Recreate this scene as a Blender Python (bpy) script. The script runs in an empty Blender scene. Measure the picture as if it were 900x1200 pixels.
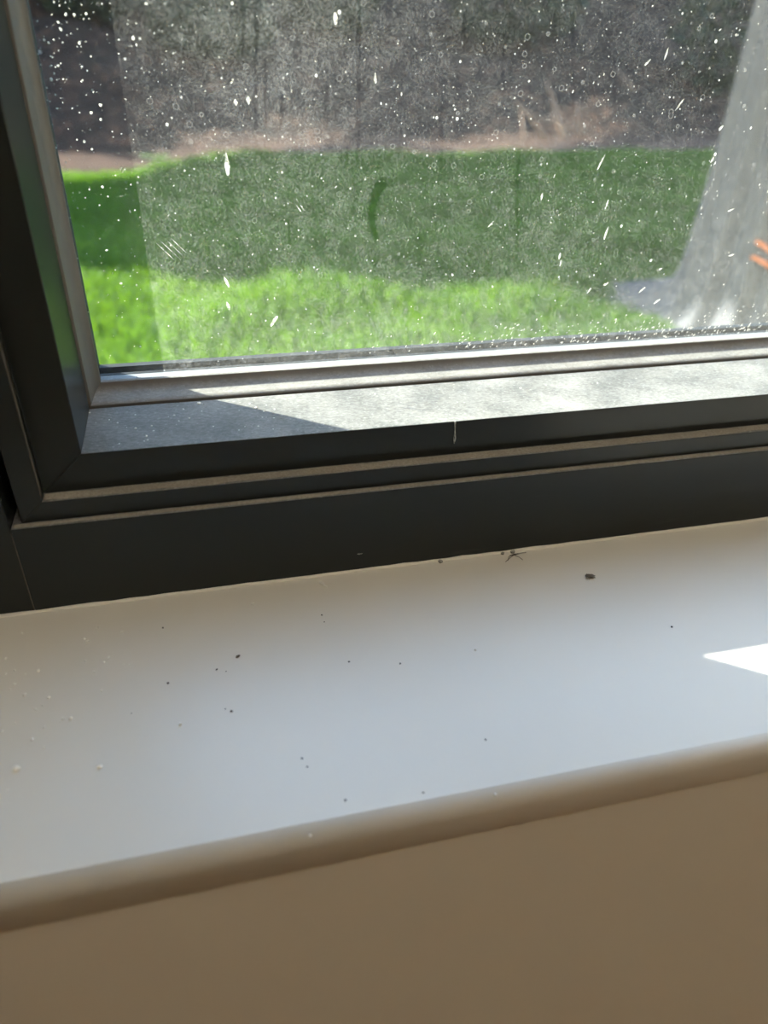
import bpy, bmesh, math, random
import numpy as np
from mathutils import Vector, Matrix, noise

random.seed(7)
rng = np.random.default_rng(11)
SC = bpy.context.scene
COL = SC.collection

# ---------------------------------------------------------------- camera
# world: X along the window, Y towards the garden, Z up; the inner sill is Z = 0, the frame face Y = 0
CAM_R = np.array([[0.97152091, -0.10799798, 0.21091125],
                  [-0.23512039, -0.54988271, 0.80146579],
                  [0.02941976, -0.82823031, -0.55961507]])
CAM_P = np.array([0.0, -0.39232, 0.32])
F_PX = 875.0
cam = bpy.data.cameras.new('camera')
cam.sensor_fit = 'VERTICAL'
cam.sensor_height = 36.0
cam.sensor_width = 27.0
cam.lens = F_PX / 1200.0 * 36.0
cam.clip_start = 0.01
cam.dof.use_dof = True
cam.dof.focus_distance = 0.50
cam.dof.aperture_fstop = 26.25 / 5.6
cam_o = bpy.data.objects.new('camera', cam)
COL.objects.link(cam_o)
m = Matrix.Identity(4)
for i in range(3):
    m[i][0] = CAM_R[i, 0]
    m[i][1] = -CAM_R[i, 1]
    m[i][2] = -CAM_R[i, 2]
    m[i][3] = CAM_P[i]
cam_o.matrix_world = m
SC.camera = cam_o

# ---------------------------------------------------------------- sky, sun, exposure
SUN_DIR = Vector((0.744, -0.541, -0.392)).normalized()      # the way the light travels
world = bpy.data.worlds.new('sky')
SC.world = world
world.use_nodes = True
wn = world.node_tree
wn.nodes.clear()
sky = wn.nodes.new('ShaderNodeTexSky')
sky.sky_type = 'NISHITA'
sky.sun_disc = False
sky.sun_elevation = math.radians(23.1)
sky.sun_rotation = math.radians(-54)
sky.air_density = 1.0
sky.dust_density = 0.6
bg = wn.nodes.new('ShaderNodeBackground')
bg.inputs['Strength'].default_value = 0.55
wo = wn.nodes.new('ShaderNodeOutputWorld')
wn.links.new(sky.outputs[0], bg.inputs[0])
wn.links.new(bg.outputs[0], wo.inputs[0])

sun = bpy.data.lights.new('sun', 'SUN')
sun.energy = 12.0
sun.angle = math.radians(0.53)
sun.color = (1.0, 0.94, 0.84)
sun_o = bpy.data.objects.new('sun', sun)
COL.objects.link(sun_o)
sun_o.rotation_euler = SUN_DIR.to_track_quat('-Z', 'Y').to_euler()
sun_o.location = (-8, 6, 5)

SC.view_settings.view_transform = 'Standard'
SC.view_settings.look = 'None'
SC.view_settings.gamma = 1.0
SC.view_settings.use_curve_mapping = False
SC.view_settings.exposure = 1.55
SC.cycles.use_denoising = True
SC.cycles.max_bounces = 12
SC.cycles.diffuse_bounces = 6
SC.cycles.transparent_max_bounces = 16
SC.cycles.caustics_reflective = False
SC.cycles.caustics_refractive = False
SC.cycles.sample_clamp_indirect = 6.0

# ---------------------------------------------------------------- helpers
def ray(u, v):
    return CAM_R @ np.array([u - 450.0, v - 600.0, F_PX])
def on_y(u, v, Y):
    """the point of the world plane Y = const that the photograph shows at (u, v)"""
    w = ray(u, v); return CAM_P + w * ((Y - CAM_P[1]) / w[1])
def on_z(u, v, Z):
    w = ray(u, v); return CAM_P + w * ((Z - CAM_P[2]) / w[2])

def link(name, me, mats=(), parent=None):
    o = bpy.data.objects.new(name, me)
    COL.objects.link(o)
    for mt in (mats if isinstance(mats, (list, tuple)) else [mats]):
        if mt and mt.name not in [x.name for x in me.materials if x]:
            me.materials.append(mt)
    if parent: o.parent = parent
    return o
def obj(name, bm, mats, parent=None, smooth=False, recalc=True):
    if recalc: bmesh.ops.recalc_face_normals(bm, faces=bm.faces)
    me = bpy.data.meshes.new(name)
    bm.to_mesh(me); bm.free()
    if smooth:
        for p in me.polygons: p.use_smooth = True
    return link(name, me, mats, parent)
def empty(name, loc=(0, 0, 0)):
    o = bpy.data.objects.new(name, None)
    o.location = loc
    o.empty_display_size = 0.05
    COL.objects.link(o)
    return o
def tag(o, label=None, cat=None, group=None, kind=None):
    if label: o['label'] = label
    if cat: o['category'] = cat
    if group: o['group'] = group
    if kind: o['kind'] = kind
    return o
def bevel(o, w, seg=2):
    b = o.modifiers.new('bevel', 'BEVEL')
    b.width = w; b.segments = seg; b.limit_method = 'ANGLE'; b.angle_limit = math.radians(35)
    return o
def add_box(bm, x0, x1, y0, y1, z0, z1):
    vs = [bm.verts.new((x, y, z)) for x in (x0, x1) for y in (y0, y1) for z in (z0, z1)]
    for f in ((0, 1, 3, 2), (4, 6, 7, 5), (0, 4, 5, 1), (2, 3, 7, 6), (0, 2, 6, 4), (1, 5, 7, 3)):
        bm.faces.new([vs[i] for i in f])
def box(name, b, mat, parent=None, bev=0):
    bm = bmesh.new(); add_box(bm, *b)
    o = obj(name, bm, mat, parent)
    if bev: bevel(o, bev)
    return o
def add_tube(bm, pts, rads, n=8):
    pts = [Vector(p) for p in pts]
    rings = []
    for i, p in enumerate(pts):
        t = (pts[min(i + 1, len(pts) - 1)] - pts[max(i - 1, 0)]).normalized()
        a = t.orthogonal().normalized() if i == 0 else (rings_a - t * rings_a.dot(t)).normalized()
        rings_a = a
        b = t.cross(a)
        r = rads[i] if hasattr(rads, '__len__') else rads
        rings.append([bm.verts.new(p + (a * math.cos(k * 2 * math.pi / n) + b * math.sin(k * 2 * math.pi / n)) * r) for k in range(n)])
    for i in range(len(rings) - 1):
        for k in range(n):
            bm.faces.new((rings[i][k], rings[i][(k + 1) % n], rings[i + 1][(k + 1) % n], rings[i + 1][k]))
    bm.faces.new(rings[0][::-1]); bm.faces.new(rings[-1])
def np_mesh(name, verts, faces):
    """faces: (n, k) array, all with the same number of corners"""
    me = bpy.data.meshes.new(name)
    nf, k = faces.shape
    me.vertices.add(len(verts)); me.vertices.foreach_set('co', np.asarray(verts, np.float32).ravel())
    me.loops.add(nf * k); me.loops.foreach_set('vertex_index', faces.astype(np.int32).ravel())
    me.polygons.add(nf)
    me.polygons.foreach_set('loop_start', np.arange(0, nf * k, k, dtype=np.int32))
    me.update(calc_edges=True)
    me.validate()
    return me

# ---------------------------------------------------------------- materials
class N:
    """thin helper around a node tree"""
    def __init__(s, name):
        s.m = bpy.data.materials.new(name); s.m.use_nodes = True
        s.t = s.m.node_tree; s.t.nodes.clear()
        s.out = s.t.nodes.new('ShaderNodeOutputMaterial')
    def n(s, typ, ins=None, **kw):
        nd = s.t.nodes.new('ShaderNode' + typ)
        for k, v in kw.items(): setattr(nd, k, v)
        for k, v in (ins or {}).items(): s.set(nd.inputs[k], v)
        return nd
    def set(s, sock, v):
        if isinstance(v, bpy.types.NodeSocket): s.t.links.new(v, sock)
        elif isinstance(v, bpy.types.Node): s.t.links.new(v.outputs[0], sock)
        else:
            if hasattr(sock.default_value, '__len__') and not hasattr(v, '__len__'): v = (v, v, v)
            if hasattr(sock.default_value, '__len__') and len(sock.default_value) == 4 and len(v) == 3: v = (*v, 1)
            sock.default_value = v
    def pos(s): return s.n('NewGeometry').outputs['Position']
    def math(s, op, a, b=0.0, c=0.0, clamp=False):
        return s.n('Math', {0: a, 1: b, 2: c}, operation=op, use_clamp=clamp).outputs[0]
    def scale(s, vec, sc):
        return s.n('Mapping', {'Vector': vec, 'Scale': sc}).outputs[0]
    def noise(s, vec, scale, detail=3, rough=0.55):
        return s.n('TexNoise', {'Vector': vec, 'Scale': scale, 'Detail': detail, 'Roughness': rough}).outputs['Fac']
    def ramp(s, fac, a, b, lo=0.0, hi=1.0):
        return s.n('MapRange', {'Value': fac, 'From Min': a, 'From Max': b, 'To Min': lo, 'To Max': hi}, interpolation_type='SMOOTHSTEP').outputs[0]
    def mixc(s, f, a, b):
        nd = s.t.nodes.new('ShaderNodeMix'); nd.data_type = 'RGBA'
        s.set(nd.inputs[0], f); s.set(nd.inputs[6], a); s.set(nd.inputs[7], b)
        return nd.outputs[2]
    def mixs(s, f, a, b):
        nd = s.t.nodes.new('ShaderNodeMixShader')
        s.set(nd.inputs[0], f); s.t.links.new(a, nd.inputs[1]); s.t.links.new(b, nd.inputs[2])
        return nd.outputs[0]
    def pbsdf(s, col, rough=0.5, spec=0.5, bump=None, metal=0.0, bs=0.1, bd=0.001):
        nd = s.n('BsdfPrincipled', {'Base Color': col, 'Roughness': rough, 'Specular IOR Level': spec, 'Metallic': metal})
        if bump is not None:
            b = s.n('Bump', {'Height': bump, 'Strength': bs, 'Distance': bd})
            s.t.links.new(b.outputs[0], nd.inputs['Normal'])
        return nd.outputs[0]
    def schlick(s, f0=0.012):
        g = s.n('NewGeometry')
        c = s.n('VectorMath', {0: g.outputs['Incoming'], 1: g.outputs['Normal']}, operation='DOT_PRODUCT').outputs['Value']
        w = s.math('POWER', s.math('SUBTRACT', 1.0, s.math('ABSOLUTE', c)), 5.0)
        return s.math('ADD', s.math('MULTIPLY', w, 1 - f0), f0, clamp=True)
    def done(s, sh):
        s.t.links.new(sh, s.out.inputs[0]); return s.m

def mat_plain(name, col, rough=0.6, var=0.15, scale=8.0, spec=0.4):
    k = N(name); p = k.pos()
    f = k.noise(p, scale, 4)
    c = k.mixc(f, tuple(x * (1 - var) for x in col), tuple(x * (1 + var) for x in col))
    return k.done(k.pbsdf(c, rough, spec, bump=f, bs=0.1))

def mat_frame(name, base, dust_amt=0.75, rough=0.32):
    """dark powder-coated metal; dust has settled where the surface faces up"""
    k = N(name); p = k.pos()
    nz = k.n('SeparateXYZ', {0: k.n('NewGeometry').outputs['Normal']}).outputs[2]
    up = k.ramp(nz, 0.55, 0.95)
    big = k.noise(p, 28, 4, 0.6)
    fine = k.noise(k.scale(p, (1, 1.6, 1)), 300, 4, 0.75)
    grain = k.n('TexVoronoi', {'Vector': p, 'Scale': 270.0}).outputs['Distance']
    speck = k.ramp(grain, 0.24, 0.10)
    smear = k.noise(k.scale(k.n('Mapping', {'Vector': p, 'Rotation': (0, 0, 0.55)}).outputs[0], (18, 90, 1)), 1.0, 4, 0.6)
    d = k.math('ADD', k.math('MULTIPLY', big, 0.40), k.math('MULTIPLY', fine, 0.55))
    d = k.math('ADD', d, k.math('MULTIPLY', smear, 0.18))
    d = k.ramp(d, 0.36, 0.76, 0.22, 0.86)
    d = k.math('ADD', d, k.math('MULTIPLY', speck, 0.30), clamp=True)
    d = k.math('MULTIPLY', k.math('MULTIPLY', d, up), dust_amt)
    # faint wipe marks and specks on the upright faces
    wipe = k.ramp(k.noise(k.scale(p, (10, 10, 60)), 1.0, 5, 0.65), 0.62, 0.85, 0.0, 0.06)
    d = k.math('MAXIMUM', d, wipe)
    col = k.mixc(d, base, (0.47, 0.46, 0.44))
    rg = k.math('ADD', k.math('MULTIPLY', d, 0.45), rough, clamp=True)
    return k.done(k.pbsdf(col, rg, 0.4, bump=fine, bs=0.08, bd=0.0004))

M = {}
M['frame'] = mat_frame('dark_frame_paint', (0.0145, 0.0180, 0.0168), 0.82)
M['lip'] = mat_plain('black_gasket_rubber', (0.018, 0.020, 0.021), 0.55)
M['bead'] = mat_frame('grey_glazing_bead', (0.15, 0.14, 0.125), 0.85, 0.5)
def _spacer():
    k = N('silver_spacer_metal'); p = k.pos()
    f = k.noise(p, 300, 3)
    return k.done(k.pbsdf(k.mixc(f, (0.24, 0.25, 0.26), (0.36, 0.37, 0.38)), 0.45, 0.5, metal=0.2))
M['spacer'] = _spacer()
def _paint(name, col, rough):
    k = N(name); p = k.pos()
    f = k.noise(p, 14, 4); g = k.noise(p, 700, 2)
    roll = k.noise(k.scale(p, (1, 1, 1)), 160, 3, 0.6)
    c = k.mixc(f, tuple(x * 0.97 for x in col), tuple(x * 1.02 for x in col))
    stain = k.ramp(k.noise(p, 46, 5, 0.7), 0.66, 0.80, 0, 0.10)
    c = k.mixc(stain, c, (0.45, 0.40, 0.36))
    r = k.math('ADD', k.math('MULTIPLY', f, 0.12), rough - 0.06)
    return k.done(k.pbsdf(c, r, 0.5, bump=k.math('ADD', roll, k.math('MULTIPLY', g, 0.4)), bs=0.10, bd=0.0005))
M['sill'] = _paint('cream_satin_paint', (0.82, 0.785, 0.715), 0.34)
M['wall'] = _paint('cream_wall_paint', (0.70, 0.65, 0.57), 0.62)
M['ceil'] = _paint('white_ceiling_paint', (0.80, 0.79, 0.76), 0.8)

def _glass():
    k = N('window_glass')
    tr = k.n('BsdfTransparent', {'Color': (0.95, 0.965, 0.955)}).outputs[0]
    gl = k.n('BsdfGlossy', {'Roughness': 0.0, 'Color': (1, 1, 1)}).outputs[0]
    return k.done(k.mixs(k.schlick(), tr, gl))
M['glass'] = _glass()
def _dusty():
    """clear glass with a film of dust, dried droplets and run marks; 'film' says how thick the film lies"""
    k = N('dusty_window_glass'); p = k.pos()
    film = k.n('Attribute', attribute_name='film').outputs['Fac']
    tr = k.n('BsdfTransparent', {'Color': (0.95, 0.965, 0.955)}).outputs[0]
    gl = k.n('BsdfGlossy', {'Roughness': 0.0}).outputs[0]
    clean = k.mixs(k.schlick(), tr, gl)
    fine = k.ramp(k.noise(p, 900, 2, 0.6), 0.33, 0.75, 0.40, 1.65)
    mid = k.ramp(k.noise(p, 95, 4, 0.65), 0.30, 0.72, 0.60, 1.35)
    d = k.math('MULTIPLY', k.math('MULTIPLY', film, fine), mid)
    # dried droplets of three sizes
    for sc, r0, r1, keep, amt in ((150.0, 0.02, 0.17, 0.50, 0.45), (330.0, 0.04, 0.24, 0.35, 0.30), (620.0, 0.05, 0.32, 0.25, 0.20)):
        v = k.n('TexVoronoi', {'Vector': k.scale(p, (1, 0.0, 0.9)), 'Scale': sc})
        rnd = k.n('SeparateColor', {0: v.outputs['Color']})
        rr = k.math('MULTIPLY', k.math('POWER', rnd.outputs[0], 3.0), r1)
        rr = k.math('ADD', rr, r0)
        inside = k.ramp(k.math('DIVIDE', v.outputs['Distance'], rr), 1.05, 0.6)
        on = k.math('GREATER_THAN', rnd.outputs[1], keep)
        a = k.math('MULTIPLY', k.math('MULTIPLY', inside, on), k.math('MULTIPLY', k.math('ADD', rnd.outputs[2], 0.25), amt))
        d = k.math('MAXIMUM', d, a)
    # rings left by evaporated drops
    v = k.n('TexVoronoi', {'Vector': k.scale(p, (1, 0.0, 1)), 'Scale': 150.0})
    rnd = k.n('SeparateColor', {0: v.outputs['Color']})
    ring = k.math('ABSOLUTE', k.math('SUBTRACT', v.outputs['Distance'], 0.23))
    ring = k.math('MULTIPLY', k.ramp(ring, 0.06, 0.02), k.math('GREATER_THAN', rnd.outputs[0], 0.86))
    d = k.math('MAXIMUM', d, k.math('MULTIPLY', ring, 0.10))
    d = k.math('MINIMUM', d, 0.9)
    df = k.n('BsdfDiffuse', {'Color': (0.80, 0.81, 0.82)}).outputs[0]
    tl = k.n('BsdfTranslucent', {'Color': (0.88, 0.90, 0.92)}).outputs[0]
    return k.done(k.mixs(d, clean, k.mixs(0.6, df, tl)))
M['dusty'] = _dusty()
def _splash():
    k = N('dried_white_splash')
    df = k.n('BsdfDiffuse', {'Color': (0.62, 0.62, 0.60)}).outputs[0]
    tl = k.n('BsdfTranslucent', {'Color': (0.62, 0.62, 0.60)}).outputs[0]
    thin = k.n('BsdfTransparent').outputs[0]
    return k.done(k.mixs(k.ramp(k.noise(k.pos(), 420, 2), 0.3, 0.6, 0.25, 0.85), thin, k.mixs(0.6, df, tl)))
M['splash'] = _splash()

def mat_leaf(name, a, b, tr=0.35, scale=3.0, ta=None, tb=None):
    k = N(name); p = k.pos()
    f = k.noise(p, scale, 3)
    g = k.n('ObjectInfo').outputs['Random']
    c = k.mixc(f, a, b)
    df = k.pbsdf(c, 0.55, 0.3)
    tl = k.n('BsdfTranslucent', {'Color': k.mixc(f, ta or a, tb or b)}).outputs[0]
    return k.done(k.mixs(tr, df, tl))
M['grass'] = mat_leaf('grass_blades', (0.012, 0.072, 0.007), (0.032, 0.118, 0.011), 0.6, 2.2, (0.068, 0.170, 0.009), (0.160, 0.270, 0.014))
M['turf'] = mat_plain('turf_soil', (0.045, 0.075, 0.018), 0.9, 0.4, 14, 0.1)
M['shrub'] = mat_leaf('shrub_leaves', (0.012, 0.022, 0.012), (0.03, 0.045, 0.022), 0.25, 4)
M['conifer'] = mat_leaf('conifer_foliage', (0.012, 0.028, 0.010), (0.03, 0.06, 0.018), 0.0, 2)
M['bark'] = mat_plain('brown_bark', (0.10, 0.070, 0.050), 0.85, 0.35, 20, 0.2)
M['deadwood'] = mat_plain('dead_branch_wood', (0.20, 0.135, 0.10), 0.8, 0.25, 25, 0.2)
def _mulch():
    k = N('bark_mulch'); p = k.pos()
    a = k.noise(p, 3.2, 6, 0.7); b = k.n('TexVoronoi', {'Vector': p, 'Scale': 14.0}).outputs['Color']
    bb = k.n('SeparateColor', {0: b}).outputs[0]
    c = k.mixc(a, (0.010, 0.008, 0.0085), (0.062, 0.043, 0.037))
    c = k.mixc(k.math('MULTIPLY', k.math('GREATER_THAN', bb, 0.86), 0.8), c, (0.10, 0.058, 0.042))
    c = k.mixc(k.math('MULTIPLY', k.math('LESS_THAN', bb, 0.25), 0.7), c, (0.02, 0.018, 0.018))
    lit = k.math('MULTIPLY', k.n('Attribute', attribute_name='sun_band').outputs['Fac'], k.ramp(a, 0.25, 0.6, 0.35, 0.75))
    c = k.mixc(lit, c, (0.135, 0.088, 0.070))          # sunlit strip by the lawn edge painted in as paler mulch
    return k.done(k.pbsdf(c, 0.95, 0.03, bump=a, bs=0.6, bd=0.03))
M['mulch'] = _mulch()
def _cover():
    k = N('pale_mesh_fabric'); p = k.pos()
    w = k.n('TexWave', {'Vector': p, 'Scale': 26.0, 'Distortion': 0.3}, bands_direction='Z').outputs['Fac']
    c = k.mixc(w, (0.112, 0.116, 0.132), (0.165, 0.165, 0.18))
    df = k.n('BsdfDiffuse', {'Color': c}).outputs[0]
    tl = k.n('BsdfTranslucent', {'Color': c}).outputs[0]
    return k.done(k.mixs(0.35, df, tl))
M['cover'] = _cover()
M['orange'] = mat_plain('orange_cord', (0.42, 0.14, 0.06), 0.6)
def _oak():
    k = N('oak_floor'); p = k.pos()
    g = k.noise(k.scale(p, (18, 1.5, 1)), 3.0, 5, 0.6)
    return k.done(k.pbsdf(k.mixc(g, (0.30, 0.17, 0.085), (0.46, 0.28, 0.15)), 0.42, 0.5))
M['oak'] = _oak()
M['crumb'] = mat_plain('plaster_crumb', (0.92, 0.90, 0.84), 0.8, 0.04)
M['dark_bit'] = mat_plain('dark_seed', (0.10, 0.085, 0.075), 0.7, 0.3, 600)
M['insect'] = mat_plain('insect_brown', (0.16, 0.14, 0.115), 0.6, 0.4, 900)
M['render'] = mat_plain('house_render', (0.55, 0.53, 0.50), 0.9, 0.1, 6, 0.2)

# ---------------------------------------------------------------- the room
ZF, ZC = -0.90, 1.75
XW, XE, YS = -1.9, 2.7, -3.9
XL, XR, ZB, ZT = -0.0757, 1.20, 0.1003, 1.48         # clear opening of the sash
FXL, FXR, FZT = -0.183, XR + 0.1073, ZT + 0.1003       # outer edge of the fixed frame
WY0, WY1 = -0.188, 0.11
bm = bmesh.new()
add_box(bm, XW - .2, XE + .2, WY0, WY1, ZF - 0.25, -0.025)
add_box(bm, XW - .2, FXL, WY0, WY1, -0.025, ZC + .2)
add_box(bm, FXR, XE + .2, WY0, WY1, -0.025, ZC + .2)
add_box(bm, FXL, FXR, WY0, WY1, FZT, ZC + .2)
add_box(bm, -9.0, XW - .2, WY0, WY1, ZF - 0.25, ZC + .2)      # the rest of the house front
add_box(bm, XE + .2, 13.0, WY0, WY1, ZF - 0.25, ZC + .2)
add_box(bm, -9.0, 13.0, WY0, WY1, ZC + .2, 6.2)
wall_n = tag(obj('wall_north', bm, M['wall']), 'cream painted wall below and around the dark window', kind='structure')
# sill: painted board with a rounded nose standing a little proud of the wall
bm = bmesh.new()
prof = [(WY1, 0.0)]
r = 0.0085
for k_ in range(9):
    a = math.pi / 2 + k_ * (math.pi / 2) / 8
    prof.append((-0.1905 + r + r * math.cos(a), -r + r * math.sin(a)))
prof += [(-0.1905, -0.0235), (-0.1895, -0.025), (WY1, -0.025)]
ends = []
for x in (FXL, FXR): ends.append([bm.verts.new((x, y, z)) for y, z in prof])
for i in range(len(prof)):
    j = (i + 1) % len(prof)
    bm.faces.new((ends[0][i], ends[0][j], ends[1][j], ends[1][i]))
bm.faces.new(ends[0]); bm.faces.new(ends[1][::-1])
sill = obj('window_sill', bm, M['sill'], wall_n)
tag(sill, 'cream satin-painted window sill with a rounded front edge', kind='structure')
for p_ in sill.data.polygons: p_.use_smooth = len(p_.vertices) == 4 and abs(p_.normal.z) < 0.999 and p_.normal.y < -0.02
tag(box('wall_south', (XW - .2, XE + .2, YS - .2, YS, ZF, ZC), M['wall']), 'plain cream wall across the room from the window', kind='structure')
tag(box('wall_west', (XW - .2, XW, YS, WY0, ZF, ZC), M['wall']), 'plain cream side wall to the west', kind='structure')
tag(box('wall_east', (XE, XE + .2, YS, WY0, ZF, ZC), M['wall']), 'plain cream side wall to the east', kind='structure')
tag(box('floor', (XW - .2, XE + .2, YS - .2, WY0, ZF - .1, ZF), M['oak']), 'warm brown oak floor of the room', kind='structure')
tag(box('ceiling', (XW - .2, XE + .2, YS - .2, WY0, ZC, ZC + .1), M['ceil']), 'white painted ceiling of the room', kind='structure')

# round ceiling lamp, unseen, added as warm fill for the room
lamp = empty('fill_lamp', (0.35, -0.95, ZC)); tag(lamp, 'round ceiling lamp, unseen, added for warm fill light', 'lamp')
bm = bmesh.new(); add_tube(bm, [(0, 0, 0), (0, 0, -0.03)], [0.26, 0.26], 40); obj('base', bm, M['ceil'], lamp)
k_l = N('fill_diffuser'); M['lamp'] = k_l.done(k_l.n('Emission', {'Color': (1.0, 0.87, 0.75), 'Strength': 3.9}).outputs[0])
bm = bmesh.new(); add_tube(bm, [(0, 0, -0.03), (0, 0, -0.06), (0, 0, -0.075), (0, 0, -0.08)], [0.25, 0.245, 0.21, 0.10], 40); obj('diffuser', bm, M['lamp'], lamp, smooth=True)
# ---------------------------------------------------------------- the window
win = empty('window_1', (0, 0, 0))
tag(win, 'dark metal casement window with a dusty double-glazed pane', kind='structure')
# fixed frame: jambs run through, rails butt between them
JX = -0.1207
g_ = 0.0003
jamb = box('fixed_jamb', (FXL, JX, 0, WY1, 0, FZT), M['frame'], win, 0.0005)
box('fixed_jamb', (FXR - (JX - FXL), FXR, 0, WY1, 0, FZT), M['frame'], win, 0.0005)
box('fixed_rail', (JX + g_, FXR - (JX - FXL) - g_, 0, WY1, 0, 0.0627), M['frame'], win, 0.0006)
box('fixed_rail', (JX + g_, FXR - (JX - FXL) - g_, 0, WY1, FZT - 0.0627, FZT), M['frame'], win, 0.0006)
box('frame_stop', (JX, -0.1061, 0.03, WY1, 0.0627, FZT - 0.0627), M['frame'], win)
box('frame_stop', (XR + 0.0304, FXR - (JX - FXL), 0.03, WY1, 0.0627, FZT - 0.0627), M['frame'], win)

def member(name, side, ys, nl, nb, mat, parent, smooth=False, bev=0.0):
    """one mitred side of a frame; nl / nb: how far each profile point stands into the opening on the upright and level sides"""
    bm = bmesh.new(); A, B = [], []
    for y, l, b in zip(ys, nl, nb):
        if side == 'bottom': a, c = (XL + l, y, ZB + b), (XR - l, y, ZB + b)
        elif side == 'top': a, c = (XL + l, y, ZT - b), (XR - l, y, ZT - b)
        elif side == 'left': a, c = (XL + l, y, ZB + b), (XL + l, y, ZT - b)
        else: a, c = (XR - l, y, ZB + b), (XR - l, y, ZT - b)
        A.append(bm.verts.new(a)); B.append(bm.verts.new(c))
    n = len(ys)
    for i in range(n):
        j = (i + 1) % n
        bm.faces.new((A[i], A[j], B[j], B[i]))
    bm.faces.new(A); bm.faces.new(B[::-1])
    o = obj(name, bm, mat, parent)
    if smooth:
        for p in o.data.polygons: p.use_smooth = len(p.vertices) == 4
        try: o.data.set_sharp_from_angle(angle=math.radians(40))
        except Exception: pass
    if bev: bevel(o, bev)
    return o
# sash profile (Y, n)
sash_y = [0.0055, 0.0055, 0.0150, 0.0150, 0.0745, 0.0745, 0.1235, 0.1235, 0.1285, 0.1285, 0.0280, 0.0280]
sash_l = [-0.0393, -0.0253, -0.0253, 0.0, 0.0, -0.0030, -0.0030, 0.0035, 0.0035, -0.0303, -0.0303, -0.0393]
sash_b = [-0.0376, -0.0243, -0.0243, 0.0, 0.0, -0.0030, -0.0030, 0.0068, 0.0068, -0.0376, -0.0376, -0.0376]
rail = member('sash_rail', 'bottom', sash_y, sash_l, sash_b, M['frame'], win, bev=0.0005)
member('sash_rail', 'top', sash_y, sash_l, sash_b, M['frame'], win, bev=0.0005)
stile = member('sash_stile', 'left', sash_y, sash_l, sash_b, M['frame'], win, bev=0.0005)
member('sash_stile', 'right', sash_y, sash_l, sash_b, M['frame'], win, bev=0.0005)
# glazing bead with a hollow face
bead_y = [0.0756, 0.0756, 0.0762, 0.0800, 0.0850, 0.0885, 0.0912, 0.0930, 0.0940, 0.0950, 0.0968, 0.0968]
bead_b = [-0.0030, 0.0012, 0.0018, 0.0024, 0.0030, 0.0038, 0.0052, 0.0072, 0.0090, 0.0093, 0.0093, -0.0030]
bead_l = [x * 0.78 if x > 0 else x for x in bead_b]
bead_l[1] = 0.0006
for s_ in ('bottom', 'top', 'left', 'right'):
    b_ = member('glazing_bead', s_, bead_y, bead_l, bead_b, M['bead'], win, smooth=True)
tag(b_, None)
sp_y = [0.1012, 0.1012, 0.1160, 0.1160]
se_y = [0.1160, 0.1160, 0.1194, 0.1194]
for s_ in ('bottom', 'top', 'left', 'right'):
    member('spacer_bar', s_, sp_y, [-0.003, 0.0030, 0.0030, -0.003], [-0.003, 0.0042, 0.0042, -0.003], M['spacer'], win)
    member('edge_sealant', s_, se_y, [-0.003, 0.0031, 0.0031, -0.003], [-0.003, 0.0044, 0.0044, -0.003], M['lip'], win)
# black rubber cap on the outer lip
cap_y = [0.1232, 0.1232, 0.1290, 0.1290]
for s_ in ('bottom', 'top', 'left', 'right'):
    member('outer_gasket', s_, cap_y, [0.0, 0.0038, 0.0038, 0.0], [0.0, 0.0072, 0.0072, 0.0], M['lip'], win)

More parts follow.
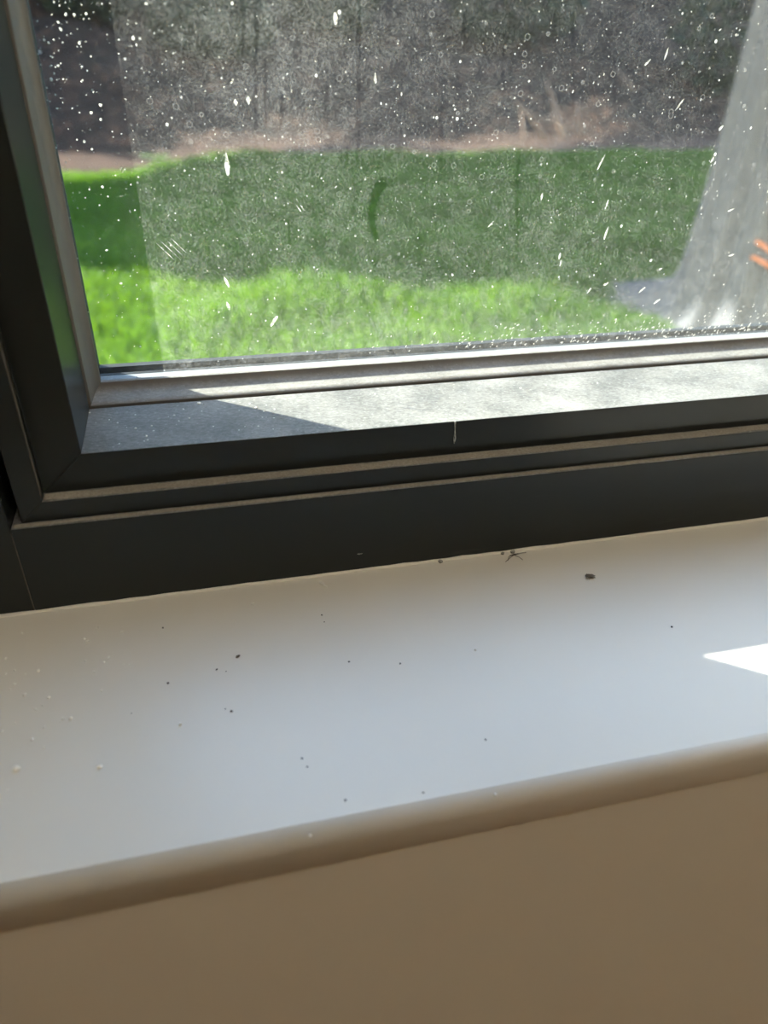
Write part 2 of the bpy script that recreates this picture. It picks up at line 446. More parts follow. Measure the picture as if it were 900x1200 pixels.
# --- dusty inner pane
GY = 0.0970
def film_at(X, Z):
    """thickness of the dust film over the pane: thin overall, streaked, wiped by fingers and run marks"""
    f = 0.035 - 0.019 * np.clip((X - 0.15) / 0.25, 0, 1) * np.clip((Z - 0.17) / 0.1, 0, 1)
    f *= 0.92 + 0.16 * np.sin(X * 37 + 1.3 * np.sin(Z * 21)) * np.sin(Z * 29 + X * 11)
    # a denser cloud of fine spray high on the pane
    f += 0.03 * np.exp(-(((X - 0.055) / 0.05) ** 2 + ((Z - 0.315) / 0.06) ** 2))
    f += 0.012 / (1 + np.exp((Z - 0.235) / 0.012)) + 0.008 / (1 + np.exp((Z - 0.17) / 0.015))
    f += 0.012 * np.exp(-((Z - 0.115) / 0.03) ** 2)
    # thin run marks (clean lines) where drops have trickled down
    r2 = np.random.default_rng(3)
    runs = [(421, 0, 185, 0.9), (607, 175, 292, 1.1), (405, 160, 195, 0.7), (382, 100, 152, 0.8), (330, 112, 152, 0.7),
            (300, 10, 150, 0.8), (311, 70, 150, 0.7), (400, 176, 190, 0.7), (517, 125, 195, 0.7), (545, 10, 60, 0.7), (672, 20, 130, 0.8),
            (590, 40, 120, 0.6), (285, 0, 60, 0.8), (720, 60, 120, 0.6), (338, 255, 292, 0.6)]
    for u, v0, v1, w in runs:
        p0 = on_y(u, v0, GY); p1 = on_y(u + r2.uniform(-2, 2), v1, GY)
        t = np.clip((Z - p0[2]) / (p1[2] - p0[2]), 0, 1)
        cx = p0[0] + t * (p1[0] - p0[0]) + 0.0004 * np.sin(Z * 300 + u)
        d = np.hypot(X - cx, np.maximum(0, np.maximum(Z - p0[2], p1[2] - Z)))
        f *= 1 - 0.65 * np.exp(-(d / (w * 0.0011)) ** 2)
    # finger smears
    smears = [([(447, 215), (440, 228), (436, 245), (436, 262), (441, 279)], [5.5, 5, 4.2, 3.5, 2.2], 0.96),
              ([(492, 280), (492, 296)], [4, 4], 0.45), ([(424, 345), (440, 370)], [3, 3], 0.4),
              ([(476, 345), (490, 373)], [4, 4.5], 0.5), ([(440, 300), (441, 345)], [4, 5], 0.3), ([(580, 290), (566, 325)], [2, 2], 0.35)]
    for pts, ws, amt in smears:
        q = [on_y(u, v, GY) for u, v in pts]
        best = np.zeros(X.shape)
        for (a, b, wa, wb) in zip(q[:-1], q[1:], ws[:-1], ws[1:]):
            ab = np.array([b[0] - a[0], b[2] - a[2]])
            t = np.clip(((X - a[0]) * ab[0] + (Z - a[2]) * ab[1]) / (ab @ ab), 0, 1)
            d = np.hypot(X - a[0] - t * ab[0], Z - a[2] - t * ab[1])
            w = (wa + t * (wb - wa)) * 0.00062
            best = np.maximum(best, 1 / (1 + np.exp((d - w) / 0.00035)))
        f *= 1 - amt * best
    return np.clip(f, 0.01, 0.6)
x0, x1, z0, z1 = XL - 0.002, XR + 0.002, ZB - 0.002, ZT + 0.002
xs = np.concatenate([np.arange(x0, 0.46, 0.0012), np.linspace(0.46, x1, 60)])
zs = np.concatenate([np.arange(z0, 0.345, 0.0012), np.linspace(0.345, z1, 120)])
gx, gz = np.meshgrid(xs, zs)
nx, nz_ = len(xs), len(zs)
vv = np.stack([gx.ravel(), np.full(gx.size, GY), gz.ravel()], 1)
ii = (np.arange(nz_ - 1)[:, None] * nx + np.arange(nx - 1)[None]).ravel()
ff = np.stack([ii, ii + 1, ii + nx + 1, ii + nx], 1)
me = np_mesh('dusty_face', vv, ff)
at = me.attributes.new('film', 'FLOAT', 'POINT')
at.data.foreach_set('value', film_at(gx.ravel(), gz.ravel()).astype(np.float32))
pane = box('glass_pane', (x0, x1, GY + 0.0002, GY + 0.0040, z0, z1), M['glass'], win)
tag(pane, 'inner glass pane of the dusty window')
film = link('dust_film', me, M['dusty'], pane)
tag(film, 'film of dust and dried drops on the inside of the glass')
op = box('glass_pane', (x0, x1, 0.1195, 0.1232, z0, z1), M['glass'], win)
tag(op, 'outer glass pane of the double glazing')

# --- dried splashes on the pane: flat drops of real thickness
def add_drop(bm, c, length, width, ang, thick=0.00025, n=7, tail=0.4):
    Yp, sg = (OY, 1) if len(c) > 2 else (GY, -1)
    ca, sa = math.cos(ang), math.sin(ang)
    top, bot = [], []
    for k_ in range(n):
        a = 2 * math.pi * k_ / n
        lx = math.cos(a) * length / 2; lz = math.sin(a) * width / 2
        lz *= 1 - tail * max(0, math.cos(a))
        j = random.uniform(0.75, 1.2); lx *= j; lz *= j
        X = c[0] + lx * ca - lz * sa; Z = c[1] + lx * sa + lz * ca
        top.append(bm.verts.new((X * 0.85 + c[0] * 0.15, Yp + sg * thick, Z * 0.85 + c[1] * 0.15)))
        bot.append(bm.verts.new((X, Yp + sg * 0.00002, Z)))
    bm.faces.new(top)
    for k_ in range(n):
        bm.faces.new((top[k_], bot[k_], bot[(k_ + 1) % n], top[(k_ + 1) % n]))
OY = 0.1232
def pane_px(u, v, outer=False):
    if outer:
        p = on_y(u, v, OY); return (p[0], p[2], 1)
    p = on_y(u, v, GY - 0.0002); return (p[0], p[2])
PX = 0.00060
bm = bmesh.new(); bmo = bmesh.new()
# round droplets on the left of the pane
for u, v, d in [(57, 50, 4), (93, 50, 5), (68, 26, 3.5), (101, 16, 4), (87, 17, 3.5), (77, 17, 4), (71, 34, 4), (52, 47, 4), (60, 77, 3.5), (68, 77, 3), (63, 86, 4),
                (60, 93, 4), (96, 78, 3), (55, 103, 3), (65, 111, 3), (67, 127, 3.5), (107, 132, 4), (118, 123, 4), (118, 140, 4), (62, 146, 3), (99, 166, 4), (156, 45, 5), (160, 53, 3.5),
                (272, 4, 4), (171, 4, 4), (120, 219, 4.5), (66, 173, 3), (77, 190, 3), (108, 175, 3), (125, 293, 4), (142, 332, 4), (196, 146, 4.5), (105, 222, 3), (84, 331, 3), (88, 410, 3), (300, 113, 3),
                (880, 150, 6), (603, 115, 4), (620, 95, 4), (863, 41, 4), (843, 94, 3.5), (785, 114, 3.5), (695, 237, 4), (776, 210, 3), (533, 128, 3), (530, 322, 4), (556, 318, 4), (577, 336, 4)]:
    add_drop(bmo if u < 200 else bm, pane_px(u, v, u < 200), d * PX * random.uniform(.6, .85), d * PX * random.uniform(.5, .8), random.uniform(0, 3), n=7, tail=0.2)
# oblique splashes
for u, v, L, w, deg in [(266, 194, 25, 5, 90), (759, 73, 9, 2.2, 45), (781, 63, 12, 2.2, 80), (797, 122, 16, 2, 58), (705, 189, 17, 2.6, 68), (710, 274, 16, 3, 78),
                        (635, 230, 9, 2.6, 85), (711, 240, 14, 2.8, 75), (857, 246, 12, 2, 20), (857, 299, 9, 2, 15), (752, 340, 12, 2.4, 42), (770, 353, 11, 2.6, 35), (710, 333, 8, 3, 32), (691, 340, 8, 2.6, 60),
                        (656, 300, 9, 3, 85), (657, 308, 9, 2, 90), (763, 305, 5, 4, 60), (773, 316, 8, 3, 25), (265, 330, 15, 3, 110), (267, 358, 10, 4, 100), (322, 375, 14, 4, 55), (319, 380, 9, 3, 50), (440, 92, 9, 3, 95),
                        (393, 22, 12, 4, 95), (354, 243, 9, 1.5, 125), (350, 244, 9, 1.5, 125), (575, 263, 9, 1.5, 45), (276, 120, 6, 4, 90), (291, 117, 7, 4, 90), (835, 187, 8, 2.5, 70), (845, 150, 7, 4, 40)]:
    add_drop(bm, pane_px(u, v), L * PX, w * PX, math.radians(deg), n=8, tail=0.5)
for k_ in range(4):
    add_drop(bm, pane_px(195 + k_ * 5, 296 - k_ * 2.5), 26 * PX, 0.7 * PX, math.radians(-48), n=6, tail=0.2)
# spray along the foot of the pane, thicker to the right
for k_ in range(260):
    u = 420 + 480 * (random.random() ** 0.6)
    base = 432 - 0.0585 * (u - 150) - 8
    v = base + 8 - abs(random.gauss(0, 13))
    L = random.uniform(1.5, 5); w = random.uniform(0.9, 1.9)
    add_drop(bm, pane_px(u, v), L * PX, w * PX, math.radians(random.uniform(20, 75)), n=6)
for k_ in range(260):
    u = random.uniform(60, 900); v = random.uniform(0, 400)
    L = random.uniform(0.9, 2.2)
    if random.random() < 0.25: L *= 1.8
    add_drop(bm, pane_px(u, v), L * PX, random.uniform(1.0, 1.8) * PX, math.radians(random.uniform(30, 110)), n=6)
for k_ in range(380):
    u = 40 + random.expovariate(1 / 75.0); v = random.uniform(0, 420)
    L = random.choice((0.7, 0.9, 1.2, 1.8))
    add_drop(bmo, pane_px(u, v, True), L * PX * 0.85, L * PX * 0.8, 0, n=6, tail=0)
tag(obj('splash_marks', bmo, M['splash'], op), 'dried droplets on the outside of the outer glass', kind='stuff')
spl = obj('splash_marks', bm, M['splash'], pane)
tag(spl, 'dried white splashes and droplets on the glass', kind='stuff')

# --- dirt gathered in the steps and joints of the frame
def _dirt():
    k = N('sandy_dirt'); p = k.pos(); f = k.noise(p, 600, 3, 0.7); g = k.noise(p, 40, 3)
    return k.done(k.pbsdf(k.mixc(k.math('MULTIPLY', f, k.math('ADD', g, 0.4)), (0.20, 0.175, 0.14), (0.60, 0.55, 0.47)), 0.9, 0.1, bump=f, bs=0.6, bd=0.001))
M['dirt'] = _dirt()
M['dirt_shaded'] = mat_plain('shaded_dirt', (0.14, 0.12, 0.10), 0.9, 0.5, 300, 0.1)  # same dirt, coloured darker for the side that gets less light
def dirt_strip(name, a, b, half, up, parent, label, mat='dirt'):
    """a thin ragged layer of grit between a and b; half: half width vector, up: thickness vector"""
    a, b, half, up = Vector(a), Vector(b), Vector(half), Vector(up)
    bm = bmesh.new(); rows = []; n_ = 260
    for i in range(n_ + 1):
        p = a.lerp(b, i / n_)
        w0 = 0.8 + 0.35 * noise.noise(Vector((i * .31, 1, half.length * 9e3))); w1 = 0.8 + 0.35 * noise.noise(Vector((i * .27, 7, 2)))
        t_ = 0.7 + 0.5 * noise.noise(Vector((i * .4, 3, 3)))
        rows.append([bm.verts.new(p - half * w0), bm.verts.new(p - half * w0 * .6 + up * t_), bm.verts.new(p + half * w1 * .6 + up * t_), bm.verts.new(p + half * w1)])
    for r0_, r1_ in zip(rows[:-1], rows[1:]):
        for q in range(4): bm.faces.new((r0_[q], r0_[(q + 1) % 4], r1_[(q + 1) % 4], r1_[q]))
    bm.faces.new(rows[0]); bm.faces.new(rows[-1][::-1])
    return tag(obj(name, bm, M[mat], parent), label)
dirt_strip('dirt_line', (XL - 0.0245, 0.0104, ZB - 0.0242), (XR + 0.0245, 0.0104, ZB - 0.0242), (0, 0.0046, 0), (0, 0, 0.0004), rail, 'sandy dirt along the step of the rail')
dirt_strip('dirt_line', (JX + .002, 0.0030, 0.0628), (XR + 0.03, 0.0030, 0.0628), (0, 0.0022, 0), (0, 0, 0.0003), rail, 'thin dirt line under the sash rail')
dirt_strip('dirt_line', (XL - 0.0252, 0.0070, ZB - 0.022), (XL - 0.0252, 0.0070, ZT + 0.02), (0, 0.0016, 0), (0.0003, 0, 0), stile, 'thin dirt line along the step of the stile', 'dirt_shaded')
dirt_strip('dirt_line', (JX + .0001, 0.0, 0.002), (JX + .0001, 0.0, 0.060), (0.00035, 0, 0), (0, -0.0002, 0), jamb, 'pale dirt line in the corner joint', 'dirt_shaded')
# --- marks on the frame
bm = bmesh.new()
c = on_y(533, 497, 0.0148)
add_tube(bm, [(c[0], 0.0148, ZB + 0.0002), (c[0] + .0003, 0.0144, ZB - 0.006), (c[0] + .0006, 0.0142, ZB - 0.012), (c[0] + .0006, 0.0144, ZB - 0.016)], [0.0006, 0.0003, 0.0009, 0.0003], 8)
tag(obj('paint_drip', bm, M['splash'], rail, smooth=True), 'thin white drip over the rail edge')

# ---------------------------------------------------------------- caulk line between sill and frame
bm = bmesh.new()
pts, rad = [], []
for k_ in range(140):
    x = FXL + 0.002 + (FXR - FXL - 0.004) * k_ / 139
    pts.append((x, -0.0006 + 0.0004 * noise.noise(Vector((x * 60, 0, 3))), 0.0002 + 0.0004 * noise.noise(Vector((x * 45, 5, 0)))))
    rad.append(0.0013 + 0.0008 * noise.noise(Vector((x * 90, 9, 1))))
add_tube(bm, pts, rad, 8)
tag(obj('caulk_bead', bm, M['sill'], wall_n, smooth=True), 'uneven painted caulk line between sill and dark frame', kind='structure')

# ---------------------------------------------------------------- bits lying on the sill and frame
def crumb_mesh(name, r, sq, mat, sub=1):
    bm = bmesh.new()
    bmesh.ops.create_icosphere(bm, subdivisions=sub, radius=r)
    s = random.uniform(0, 99)
    for v in bm.verts:
        v.co *= 1 + 0.45 * noise.noise(v.co * (1.1 / r) + Vector((s, 0, 0)))
        v.co.z *= sq
    me = bpy.data.meshes.new(name); bm.to_mesh(me); bm.free()
    me.materials.append(mat)
    return me
white_m = [crumb_mesh('crumb', 0.00075, 0.75, M['crumb']) for _ in range(4)]
dark_m = [crumb_mesh('dirt_speck', 0.00065, 0.6, M['dark_bit']) for _ in range(3)]
def place(name, me, p, s, label, cat, group):
    o = bpy.data.objects.new(name, me); COL.objects.link(o)
    zmin = min(v.co.z for v in me.vertices)
    o.location = (p[0], p[1], p[2] - zmin * s - 0.0001)
    o.scale = (s, s, s); o.rotation_euler = (0, 0, random.uniform(0, 6.28))
    return tag(o, label, cat, group)
for i, (u, v, s) in enumerate([(7, 772, 1), (45, 787, 1.3), (17, 803, 1.2), (29, 815, 1.4), (57, 818, 1.2), (42, 832, 1), (74, 843, 1.2), (83, 843, 1.4), (52, 853, .9), (38, 867, 1.2),
        (52, 877, 1), (20, 902, 2.1), (117, 899, 1.6), (211, 850, 1.3), (103, 753, 1.5), (114, 736, 1.1), (127, 771, 1.2), (122, 777, 1.1), (111, 788, .9), (119, 810, .9), (26, 742, .8),
        (143, 741, .9), (296, 709, 1.7), (99, 749, .9), (17, 786, .8), (7, 790, .7), (10, 927, .9), (50, 827, .7), (557, 762, 1), (71, 846, .6), (18, 848, .7), (3, 857, .9), (100, 775, .8), (109, 787, .6), (30, 790, .6), (12, 808, .6), (152, 779, .7), (145, 779, .7)]):
    place('crumb', white_m[i % 4], on_z(u, v, 0.0), s * 1.2, 'tiny off-white plaster crumb lying on the cream sill', 'crumb', 'plaster crumbs on the sill')
for i, (u, v, s) in enumerate([(197, 801, 1.1), (254, 785, 1), (271, 834, 1.1), (191, 736, .9), (377, 721, .8), (409, 776, .9), (469, 778, .9), (354, 889, .8), (360, 899, .8), (405, 938, .9),
        (496, 929, .7), (569, 867, .8), (787, 735, 1.1), (264, 831, .6), (265, 787, .6), (380, 729, .6), (154, 836, .5)]):
    place('dirt_speck', dark_m[i % 3], on_z(u, v, 0.0), s * 1.1, 'tiny dark dirt speck lying on the cream sill', 'dirt', 'dark specks on the sill')
# on the rounded nose
p = on_y(577, 947, -0.1860)
place('crumb', white_m[1], (p[0], -0.1862, -0.0012), 1.3, 'plaster crumb caught on the rounded front edge of the sill', 'crumb', None)
p = on_z(363, 981, -0.001)
place('crumb', white_m[2], (p[0], p[1], -0.0006), 1.2, 'flat plaster flake where sill top turns into its rounded edge', 'crumb', None)
# long dark seed
bm = bmesh.new(); c = on_z(279, 770, 0.0)
add_tube(bm, [(-.0016, 0, 0), (-.0008, 0, .0001), (.0006, 0, .0001), (.0015, 0, 0)], [.0002, .00075, .0007, .0002], 8)
o = obj('seed', bm, M['dark_bit'], smooth=True); o.location = (c[0], c[1], 0.0006); o.rotation_euler = (0, 0, 0.55)
tag(o, 'long dark seed lying among crumbs on the cream sill', 'seed')
# pale wood splinter by the frame
bm = bmesh.new(); c = on_z(379, 686, 0.0)
add_tube(bm, [(-.0018, .0030, .0003), (-.0004, .0010, .0008), (.0008, -.0016, .0006)], [.0009, .0011, .0006], 6)
add_tube(bm, [(.0004, -.0010, .0006), (.0022, -.0022, .0004)], [.0006, .0003], 6)
o = obj('wood_splinter', bm, M['crumb']); o.location = (c[0], c[1], 0.0004)
tag(o, 'pale splinter of wood lying close to the dark frame', 'splinter')
# white fleck stuck to the frame face
me = crumb_mesh('paint_fleck', 0.0016, 0.5, M['splash'])
p = on_y(421, 649, 0.0)
o = tag(link('paint_fleck', me, M['splash']), 'white paint fleck stuck to the front of the dark frame', 'paint fleck')
o.location = (p[0], -0.0001, p[2]); o.scale = (1.2, 0.35, 0.8)
# dead fly: body, wings, legs
fly = empty('dead_insect', tuple(on_z(691, 677, 0.0)))
fly.rotation_euler = (0, 0, -0.45)
tag(fly, 'small dead brown insect lying on the cream sill', 'insect')
bm = bmesh.new()
add_tube(bm, [(-.0032, 0, .0011), (-.0022, 0, .0014), (-.0008, 0, .0016), (.0010, 0, .0014), (.0036, 0, .0007)], [.0004, .0011, .0013, .0011, .0002], 8)
obj('body', bm, M['insect'], fly, smooth=True)
for sgn in (1, -1):
    bm = bmesh.new()
    vs = [bm.verts.new(q) for q in ((-.001, .0003 * sgn, .0024), (.0010, .0018 * sgn, .0022), (.0038, .0014 * sgn, .0014), (.0030, .0002 * sgn, .0018))]
    bm.faces.new(vs)
    vs2 = [bm.verts.new(v.co + Vector((0, 0, -.00012))) for v in vs]; bm.faces.new(vs2[::-1])
    for a in range(4): bm.faces.new((vs[a], vs2[a], vs2[(a + 1) % 4], vs[(a + 1) % 4]))
    obj('wing', bm, M['insect'], fly)
    for q in (-.0018, -.0008, .0004):
        bm = bmesh.new()
        add_tube(bm, [(q, .0004 * sgn, .0012), (q - .0003, .0016 * sgn, .0020), (q - .0008, .0026 * sgn, .0001)], .00014, 5)
        obj('leg', bm, M['insect'], fly)
# spindly dead crane fly caught in fluff against the frame
cr = empty('dead_crane_fly', tuple(on_z(603, 654, 0.0)))
tag(cr, 'spindly dead crane fly in grey fluff against the dark frame', 'insect')
bm = bmesh.new()
add_tube(bm, [(-.003, .0018, .0012), (.0, .0022, .0014), (.004, .0030, .0012)], [.0003, .0006, .0003], 6)
obj('body', bm, M['dark_bit'], cr, smooth=True)
for q in ([(0, .002, .0012), (-.0035, -.0005, .0014), (-.008, -.0030, .0002)], [(0, .002, .0012), (.003, -.001, .0012), (.0048, -.0034, .0002)],
          [(.002, .002, .0014), (.006, .0022, .0020), (.0105, .0040, .0004)], [(-.001, .002, .0012), (-.004, .0008, .0016), (-.006, -.0022, .0002)]):
    bm = bmesh.new(); add_tube(bm, q, .00020, 5); obj('leg', bm, M['dark_bit'], cr)
for x_, s_ in ((603, 1.6), (590, 1.2), (515, 1.5)):
    p = on_z(x_, 651 if x_ > 550 else 656, 0.0)
    me = crumb_mesh('fluff', 0.0016, 0.5, M['bead'])
    place('fluff', me, (p[0], -0.0022, 0.0), s_ * 0.8, 'grey tuft of fluff against the foot of the dark frame', 'fluff', 'fluff along the frame')
# flakes on the wide sunny ledge of the sash
flake_m = [crumb_mesh('paint_flake', 0.0011, 0.35, M['crumb']) for _ in range(3)]
for i, (u, v, s) in enumerate([(233, 473, 1.9), (215, 480, 1), (204, 487, 1.1), (159, 502, 1.1), (105, 484, 1), (180, 505, .8), (128, 492, .7), (250, 500, .8), (140, 520, .7), (222, 490, .8), (300, 478, 1), (440, 462, 1), (610, 455, 1), (700, 449, .8)] + [(u_, random.uniform(482 - 0.07 * (u_ - 110), 532 - 0.083 * u_), random.uniform(.4, .9)) for u_ in [random.uniform(112, 330) for _ in range(26)]]):
    place('paint_flake', flake_m[i % 3], on_z(u, v, ZB), s * 0.8, 'pale paint flake lying on the dusty ledge of the sash', 'paint flake', 'flakes on the sash ledge')

# ---------------------------------------------------------------- garden
ZG = -1.0
def edge_y(x):
    return 8.15 - 0.95 / (1 + np.exp(x / 0.28)) + 0.08 * np.sin(x * 1.7)
tag(box('ground', (-9, 16, 0.11, 9.0, ZG - 0.3, ZG), M['turf']), 'soil under the lawn in front of the house', kind='structure')
def np_noise(x, y, s=1.0):
    return (np.sin(x * 2.1 * s + 1.7 * np.sin(y * 1.3 * s)) + np.sin(y * 2.7 * s + 1.1 * np.sin(x * 1.9 * s + 2)) + 0.6 * np.sin((x + y) * 5.3 * s)) / 2.6
# grass blades
NB = 230000
gyv = 1.2 + (8.2 - 1.2) * rng.random(NB) ** 0.8
lo = -0.95 - 0.17 * (gyv + 0.39); hi = 1.0 + 0.90 * (gyv + 0.39)
gxv = lo + (hi - lo) * rng.random(NB)
keep = gyv < edge_y(gxv) + rng.normal(0, 0.06, NB)
keep &= np.hypot(gxv - 3.06, gyv - 2.62) > 0.80          # none under the draped cover
gxv, gyv = gxv[keep], gyv[keep]; n = len(gxv)
h = (0.045 + 0.05 * rng.random(n)) * (1.0 + 0.55 * np_noise(gxv, gyv, 2.2))
ang = rng.random(n) * 6.283; lean = h * (0.25 + 0.6 * rng.random(n)); la = rng.random(n) * 6.283
w = 0.0028 + 0.0022 * rng.random(n)
dx, dy = np.cos(ang) * w, np.sin(ang) * w
lx, ly = np.cos(la) * lean, np.sin(la) * lean
z = np.full(n, ZG - 0.004)
V = np.stack([np.stack([gxv - dx, gyv - dy, z], 1), np.stack([gxv + dx, gyv + dy, z], 1),
              np.stack([gxv + dx * .8 + lx * .4, gyv + dy * .8 + ly * .4, z + h * .62], 1), np.stack([gxv - dx * .8 + lx * .4, gyv - dy * .8 + ly * .4, z + h * .62], 1),
              np.stack([gxv + lx, gyv + ly, z + h], 1)], 1).reshape(-1, 3)
b = np.arange(n)[:, None] * 5
T = np.concatenate([b + np.array([0, 1, 2]), b + np.array([0, 2, 3]), b + np.array([3, 2, 4])])
lawn = link('lawn_grass', np_mesh('lawn_grass', V, T), M['grass'])
tag(lawn, 'green lawn of short uneven grass outside the window', 'grass', kind='stuff')

# mulch bank behind the lawn
bx = np.linspace(-7, 17, 160); tt = np.linspace(0, 1, 80)
BX, TT = np.meshgrid(bx, tt)
BY = edge_y(BX) - 0.25 + TT ** 1.2 * 11
rise = np.maximum(0, BY - edge_y(BX))
BZ = ZG - 0.03 + 0.06 * np.minimum(1, rise / 0.3) + 0.24 * np.maximum(0, rise - 1.3) + (0.05 + 0.03 * rise) * np_noise(BX, BY, 1.6) * np.minimum(1, rise)
ii = (np.arange(79)[:, None] * 160 + np.arange(159)[None]).ravel()
me = np_mesh('garden_bed', np.stack([BX.ravel(), BY.ravel(), BZ.ravel()], 1), np.stack([ii, ii + 1, ii + 161, ii + 160], 1))
for p_ in me.polygons: p_.use_smooth = True
at = me.attributes.new('sun_band', 'FLOAT', 'POINT')
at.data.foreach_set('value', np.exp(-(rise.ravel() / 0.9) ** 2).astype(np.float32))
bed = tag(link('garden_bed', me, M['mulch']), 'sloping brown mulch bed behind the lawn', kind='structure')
def bank_z(x, y):
    r_ = max(0.0, y - float(edge_y(x)))
    return ZG - 0.03 + 0.06 * min(1, r_ / 0.3) + 0.24 * max(0, r_ - 1.3)

# leafy shrubs on the bank
def leaf_cloud(name, c, rx, ry, rz, nl, size, mat, parent):
    u_ = rng.normal(size=(nl, 3)); u_ /= np.linalg.norm(u_, axis=1)[:, None]
    rad = (0.45 + 0.55 * rng.random(nl) ** 0.5)[:, None]
    P = np.array(c) + u_ * rad * np.array([rx, ry, rz])
    a = rng.normal(size=(nl, 3)); a /= np.linalg.norm(a, axis=1)[:, None]
    b_ = np.cross(a, rng.normal(size=(nl, 3))); b_ /= np.linalg.norm(b_, axis=1)[:, None]
    s_ = (size * (0.6 + 0.8 * rng.random(nl)))[:, None]
    V_ = np.stack([P - a * s_, P - b_ * s_ * .45, P + a * s_, P + b_ * s_ * .45], 1).reshape(-1, 3)
    F_ = np.arange(nl)[:, None] * 4 + np.array([0, 1, 2, 3])
    return link(name, np_mesh(name, V_, F_), mat, parent)
for x, y, rx, rz, lab in [(-1.0, 12.8, 0.9, 0.6, 'low dark shrub with bare soil on the bank behind the lawn edge'), (0.6, 12.0, 0.9, 0.45, 'rounded dark shrub higher up the mulch bank'),
                          (2.4, 13.2, 0.9, 0.6, 'small dark shrub on the mulch bank left of the fallen branches'), (8.2, 10.9, 1.2, 1.0, 'broad dark shrub behind the pale draped cover'),
                          (5.4, 13.0, 1.2, 0.7, 'wide dark shrub near the top of the mulch bank')]:
    zb = bank_z(x, y)
    s = empty('shrub', (x, y, zb)); tag(s, lab, 'shrub')
    leaf_cloud('foliage', (0, 0, rz * 0.95), rx, rx * 0.8, rz, 1500, 0.07, M['shrub'], s)
    for k_ in range(5):
        bm = bmesh.new(); a = random.uniform(0, 6.28)
        add_tube(bm, [(0.03 * math.cos(a), 0.03 * math.sin(a), -0.2), (0.2 * rx * math.cos(a), 0.2 * rx * math.sin(a), rz * .6), (0.5 * rx * math.cos(a), 0.5 * rx * math.sin(a), rz * 1.3)], [0.02, 0.014, 0.005], 6)
        obj('stem', bm, M['bark'], s)

# dead branches on the bed
def branch(label, pts, r0, twigs=()):
    q = [Vector(on_y(u, v, Y)) for u, v, Y in pts]
    base = q[0].copy()
    root = empty('fallen_branch', tuple(base)); tag(root, label, 'branch', None)
    bm = bmesh.new()
    add_tube(bm, [p - base for p in q], [r0 * (1 - 0.6 * i / (len(q) - 1)) for i in range(len(q))], 8)
    obj('limb', bm, M['deadwood'], root, smooth=True)
    for tw in twigs:
        bm = bmesh.new(); q2 = [Vector(on_y(u, v, Y)) - base for u, v, Y in tw]
        add_tube(bm, q2, [r0 * .5 * (1 - 0.5 * i / (len(q2) - 1)) for i in range(len(q2))], 7)
        obj('twig', bm, M['deadwood'], root, smooth=True)
branch('pale dead branch leaning with a forked foot on the mulch bed', [(645, 172, 8.75), (625, 142, 8.9), (604, 119, 9.0)], 0.034, [[(612, 128, 9.0), (635, 138, 9.0), (650, 143, 9.05)], [(610, 126, 9.0), (613, 150, 8.8), (614, 168, 8.6)]])
branch('taller pale dead branch rising upright from the mulch bed', [(663, 166, 8.9), (653, 140, 9.1), (647, 112, 9.3), (640, 95, 9.4)], 0.036, [[(655, 145, 9.1), (670, 150, 9.0), (690, 158, 8.9)]])
branch('short thin dead stick standing in the mulch bed', [(682, 160, 9.0), (677, 132, 9.2), (676, 118, 9.3)], 0.024)
branch('long thin dead branch lying high on the mulch bank', [(753, 118, 10.6), (735, 96, 10.9), (722, 80, 11.2)], 0.03)

# pale mesh cover draped over something tall beside the lawn
cc = np.array([3.06, 2.62])
cov = empty('draped_cover', (cc[0], cc[1], ZG)); tag(cov, 'pale grey mesh cover hanging in folds over a tall shape beside the lawn', 'cover')
nt, nh = 220, 60
th = np.linspace(0, 2 * np.pi, nt, endpoint=False)
hh = np.concatenate([np.linspace(0, 1.62, nh - 8), np.full(8, 1.62)])
rr0 = np.concatenate([np.full(nh - 8, 0.70), 0.70 * np.cos(np.linspace(0.15, np.pi / 2 - 0.02, 8))])
zz = np.concatenate([np.linspace(0, 1.62, nh - 8), 1.62 + 0.16 * np.sin(np.linspace(0.15, np.pi / 2, 8))])
TH, ZZ = np.meshgrid(th, zz); R0 = np.repeat(rr0[:, None], nt, 1)
fold = 0.020 * np.sin(TH * 23 + 0.8 * np.sin(TH * 3)) + 0.016 * np.sin(TH * 41 + ZZ * 1.5) + 0.012 * np.sin(TH * 11 + 2 * ZZ)
Rr = R0 + fold * (1.15 - 0.55 * ZZ / 1.8) * (R0 / 0.7)
Rr += 0.07 * np.exp(-ZZ / 0.12)
da = np.angle(np.exp(1j * (TH - math.radians(130))))
Rr += 0.50 * np.exp(-(da / 0.33) ** 2) * np.exp(-(ZZ / 0.085) ** 1.5)
P = np.stack([Rr * np.cos(TH), Rr * np.sin(TH), ZZ + 0.0 * TH], -1).reshape(-1, 3)
i0 = (np.arange(nh - 1)[:, None] * nt + np.arange(nt)[None]); i1 = (np.arange(nh - 1)[:, None] * nt + (np.arange(nt)[None] + 1) % nt)
F_ = np.stack([i0.ravel(), i1.ravel(), (i1 + nt).ravel(), (i0 + nt).ravel()], 1)
me = np_mesh('mesh_fabric', P, F_)
for p_ in me.polygons: p_.use_smooth = True
link('mesh_fabric', me, M['cover'], cov)
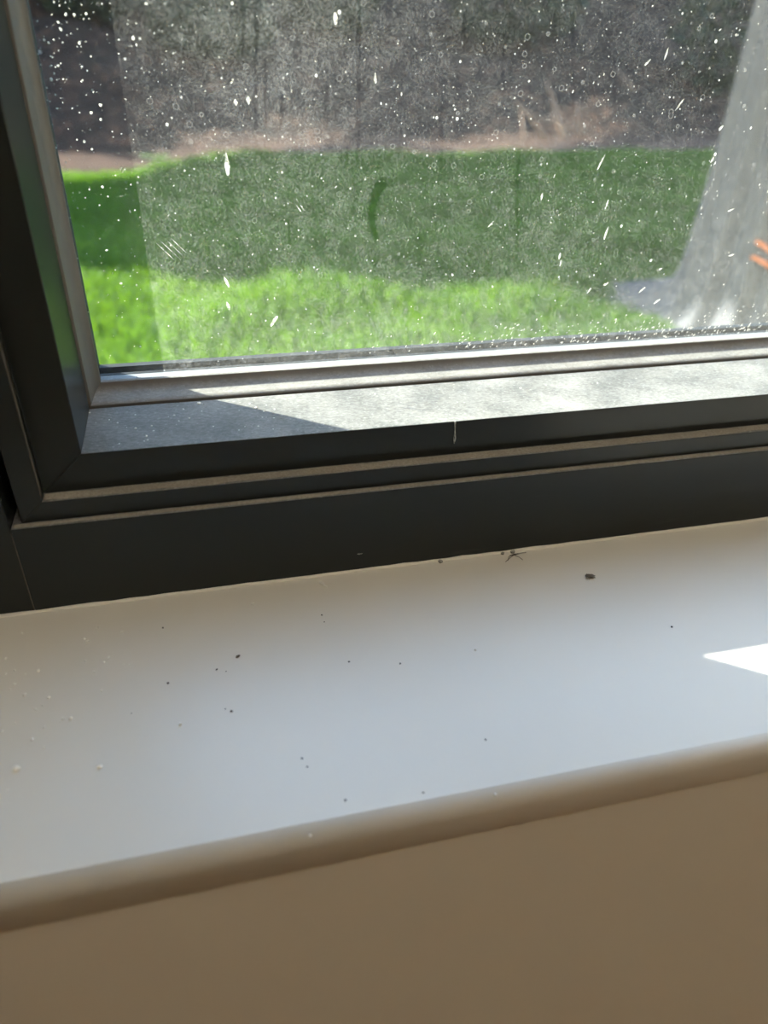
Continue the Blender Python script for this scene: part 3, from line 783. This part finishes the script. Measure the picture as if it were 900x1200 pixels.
for q in ([(886, 283), (893, 287), (905, 296)], [(881, 301), (890, 305), (905, 314)]):
    bm = bmesh.new(); pl = []
    for u, v in q:
        d_ = ray(u, v); d_ = d_ / np.linalg.norm(d_)
        # where this line of sight first meets the cover
        t_ = 2.0
        while np.hypot(*(CAM_P[:2] + d_[:2] * t_ - cc)) > 0.735 and t_ < 6: t_ += 0.005
        w_ = CAM_P + d_ * t_; pl.append((w_[0] - cc[0], w_[1] - cc[1], w_[2] - ZG))
    add_tube(bm, pl, 0.010, 6)
    tag(obj('cord', bm, M['orange'], cov, smooth=True), 'orange cord tied round the cover')

# unseen conifer row to the west; outline and gaps shaped to place the sun
XT = -4.0
def seg_d(y, z, a, b_):
    a = np.array(a); b_ = np.array(b_); p = np.array([y, z]); ab = b_ - a
    t = np.clip((p - a) @ ab / (ab @ ab), 0, 1)
    return np.linalg.norm(p - a - t * ab)
GAPS = [((8.75, 0.45), (13.9, 2.02), 0.20), ((13.1, 2.6), (17.6, 4.32), 0.21)]
tree_bm = {}
sites = []
def hedge_edge(z):
    return float(np.interp(z, [-1.2, 0.3, 0.8, 2.2, 2.75, 3.1, 4.0, 11], [6.3, 6.4, 6.65, 7.75, 7.8, 6.3, 5.7, 5.9]))
for sy, sz, r_max, near in ((0.5, 0.45, 0.62, 9.9), (0.21, 0.19, 0.30, 0.42)):
    zz_ = -1.2; row = 0
    while zz_ < 10.5:
        y_ = 5.6 + (sy / 2 if row % 2 else 0)
        while y_ < 25:
            yj, zj = y_ + random.uniform(-.3, .3) * sy, zz_ + random.uniform(-.3, .3) * sz
            r_ = 9.0
            for a, b_, hw in GAPS: r_ = min(r_, seg_d(yj, zj, a, b_) - hw)
            r_ = min(r_, yj - hedge_edge(zj))
            if 0.07 < r_ < near: sites.append((yj, zj, min(r_, r_max)))
            y_ += sy
        zz_ += sz; row += 1
for yj, zj, r_ in sites:
    k_ = max(0, min(6, int((yj - 6.5) / 2.7)))
    bm = tree_bm.setdefault(k_, bmesh.new())
    xj = random.uniform(-.06, .06)
    geo = bmesh.ops.create_icosphere(bm, subdivisions=2 if r_ > 0.35 else 1, radius=r_)
    for v in geo['verts']:
        v.co *= 1 + 0.16 * noise.noise(v.co * 5 + Vector((yj, zj, 0)))
        v.co.x *= 0.35
        v.co += Vector((xj, yj - (6.5 + 2.7 * k_ + 1.35), zj - ZG))
hedge = empty('shade_hedge', (XT, 6.5, ZG)); tag(hedge, 'tall unseen conifer hedge shaped to shade the lawn', 'hedge')
for k_, bm in tree_bm.items():
    yc = 2.7 * k_ + 1.35
    o = obj('crown', bm, M['conifer'], hedge, recalc=False); o.location = (0, yc, 0)
    b2 = bmesh.new(); add_tube(b2, [(0, 0, -0.4), (0.03, 0.02, 4), (0, 0, 10)], [0.14, 0.10, 0.03], 10)
    o = obj('trunk', b2, M['bark'], hedge); o.location = (0, yc, 0)
# second hedge, unseen, added behind the bank to cut sky light
hedge2 = empty('shade_hedge', (0.0, 18.6, 0.6)); tag(hedge2, 'tall unseen hedge added behind the mulch bank to block sky light', 'hedge')
for k_ in range(5):
    bm = bmesh.new(); xc = 0.2 + 4.6 * k_
    zz_ = 0.0
    while zz_ < 10.5:
        xx_ = -2.3
        while xx_ < 2.3:
            r_ = random.uniform(0.95, 1.15)
            geo = bmesh.ops.create_icosphere(bm, subdivisions=2, radius=r_)
            o_ = Vector((xx_ + random.uniform(-.2, .2), random.uniform(-.2, .2), zz_ + random.uniform(-.2, .2)))
            for v in geo['verts']:
                v.co *= 1 + 0.35 * noise.noise(v.co * 3 + o_ + Vector((xc, 0, 0)))
                v.co += o_
            xx_ += 1.1
        zz_ += 1.05
    o = obj('crown', bm, M['conifer'], hedge2, recalc=False); o.location = (xc, 0, 0.6)
    b2 = bmesh.new(); add_tube(b2, [(0, 0, -0.8), (0.03, 0.02, 4), (0, 0, 9)], [0.14, 0.10, 0.03], 10)
    o = obj('trunk', b2, M['bark'], hedge2); o.location = (xc, 0, 0)
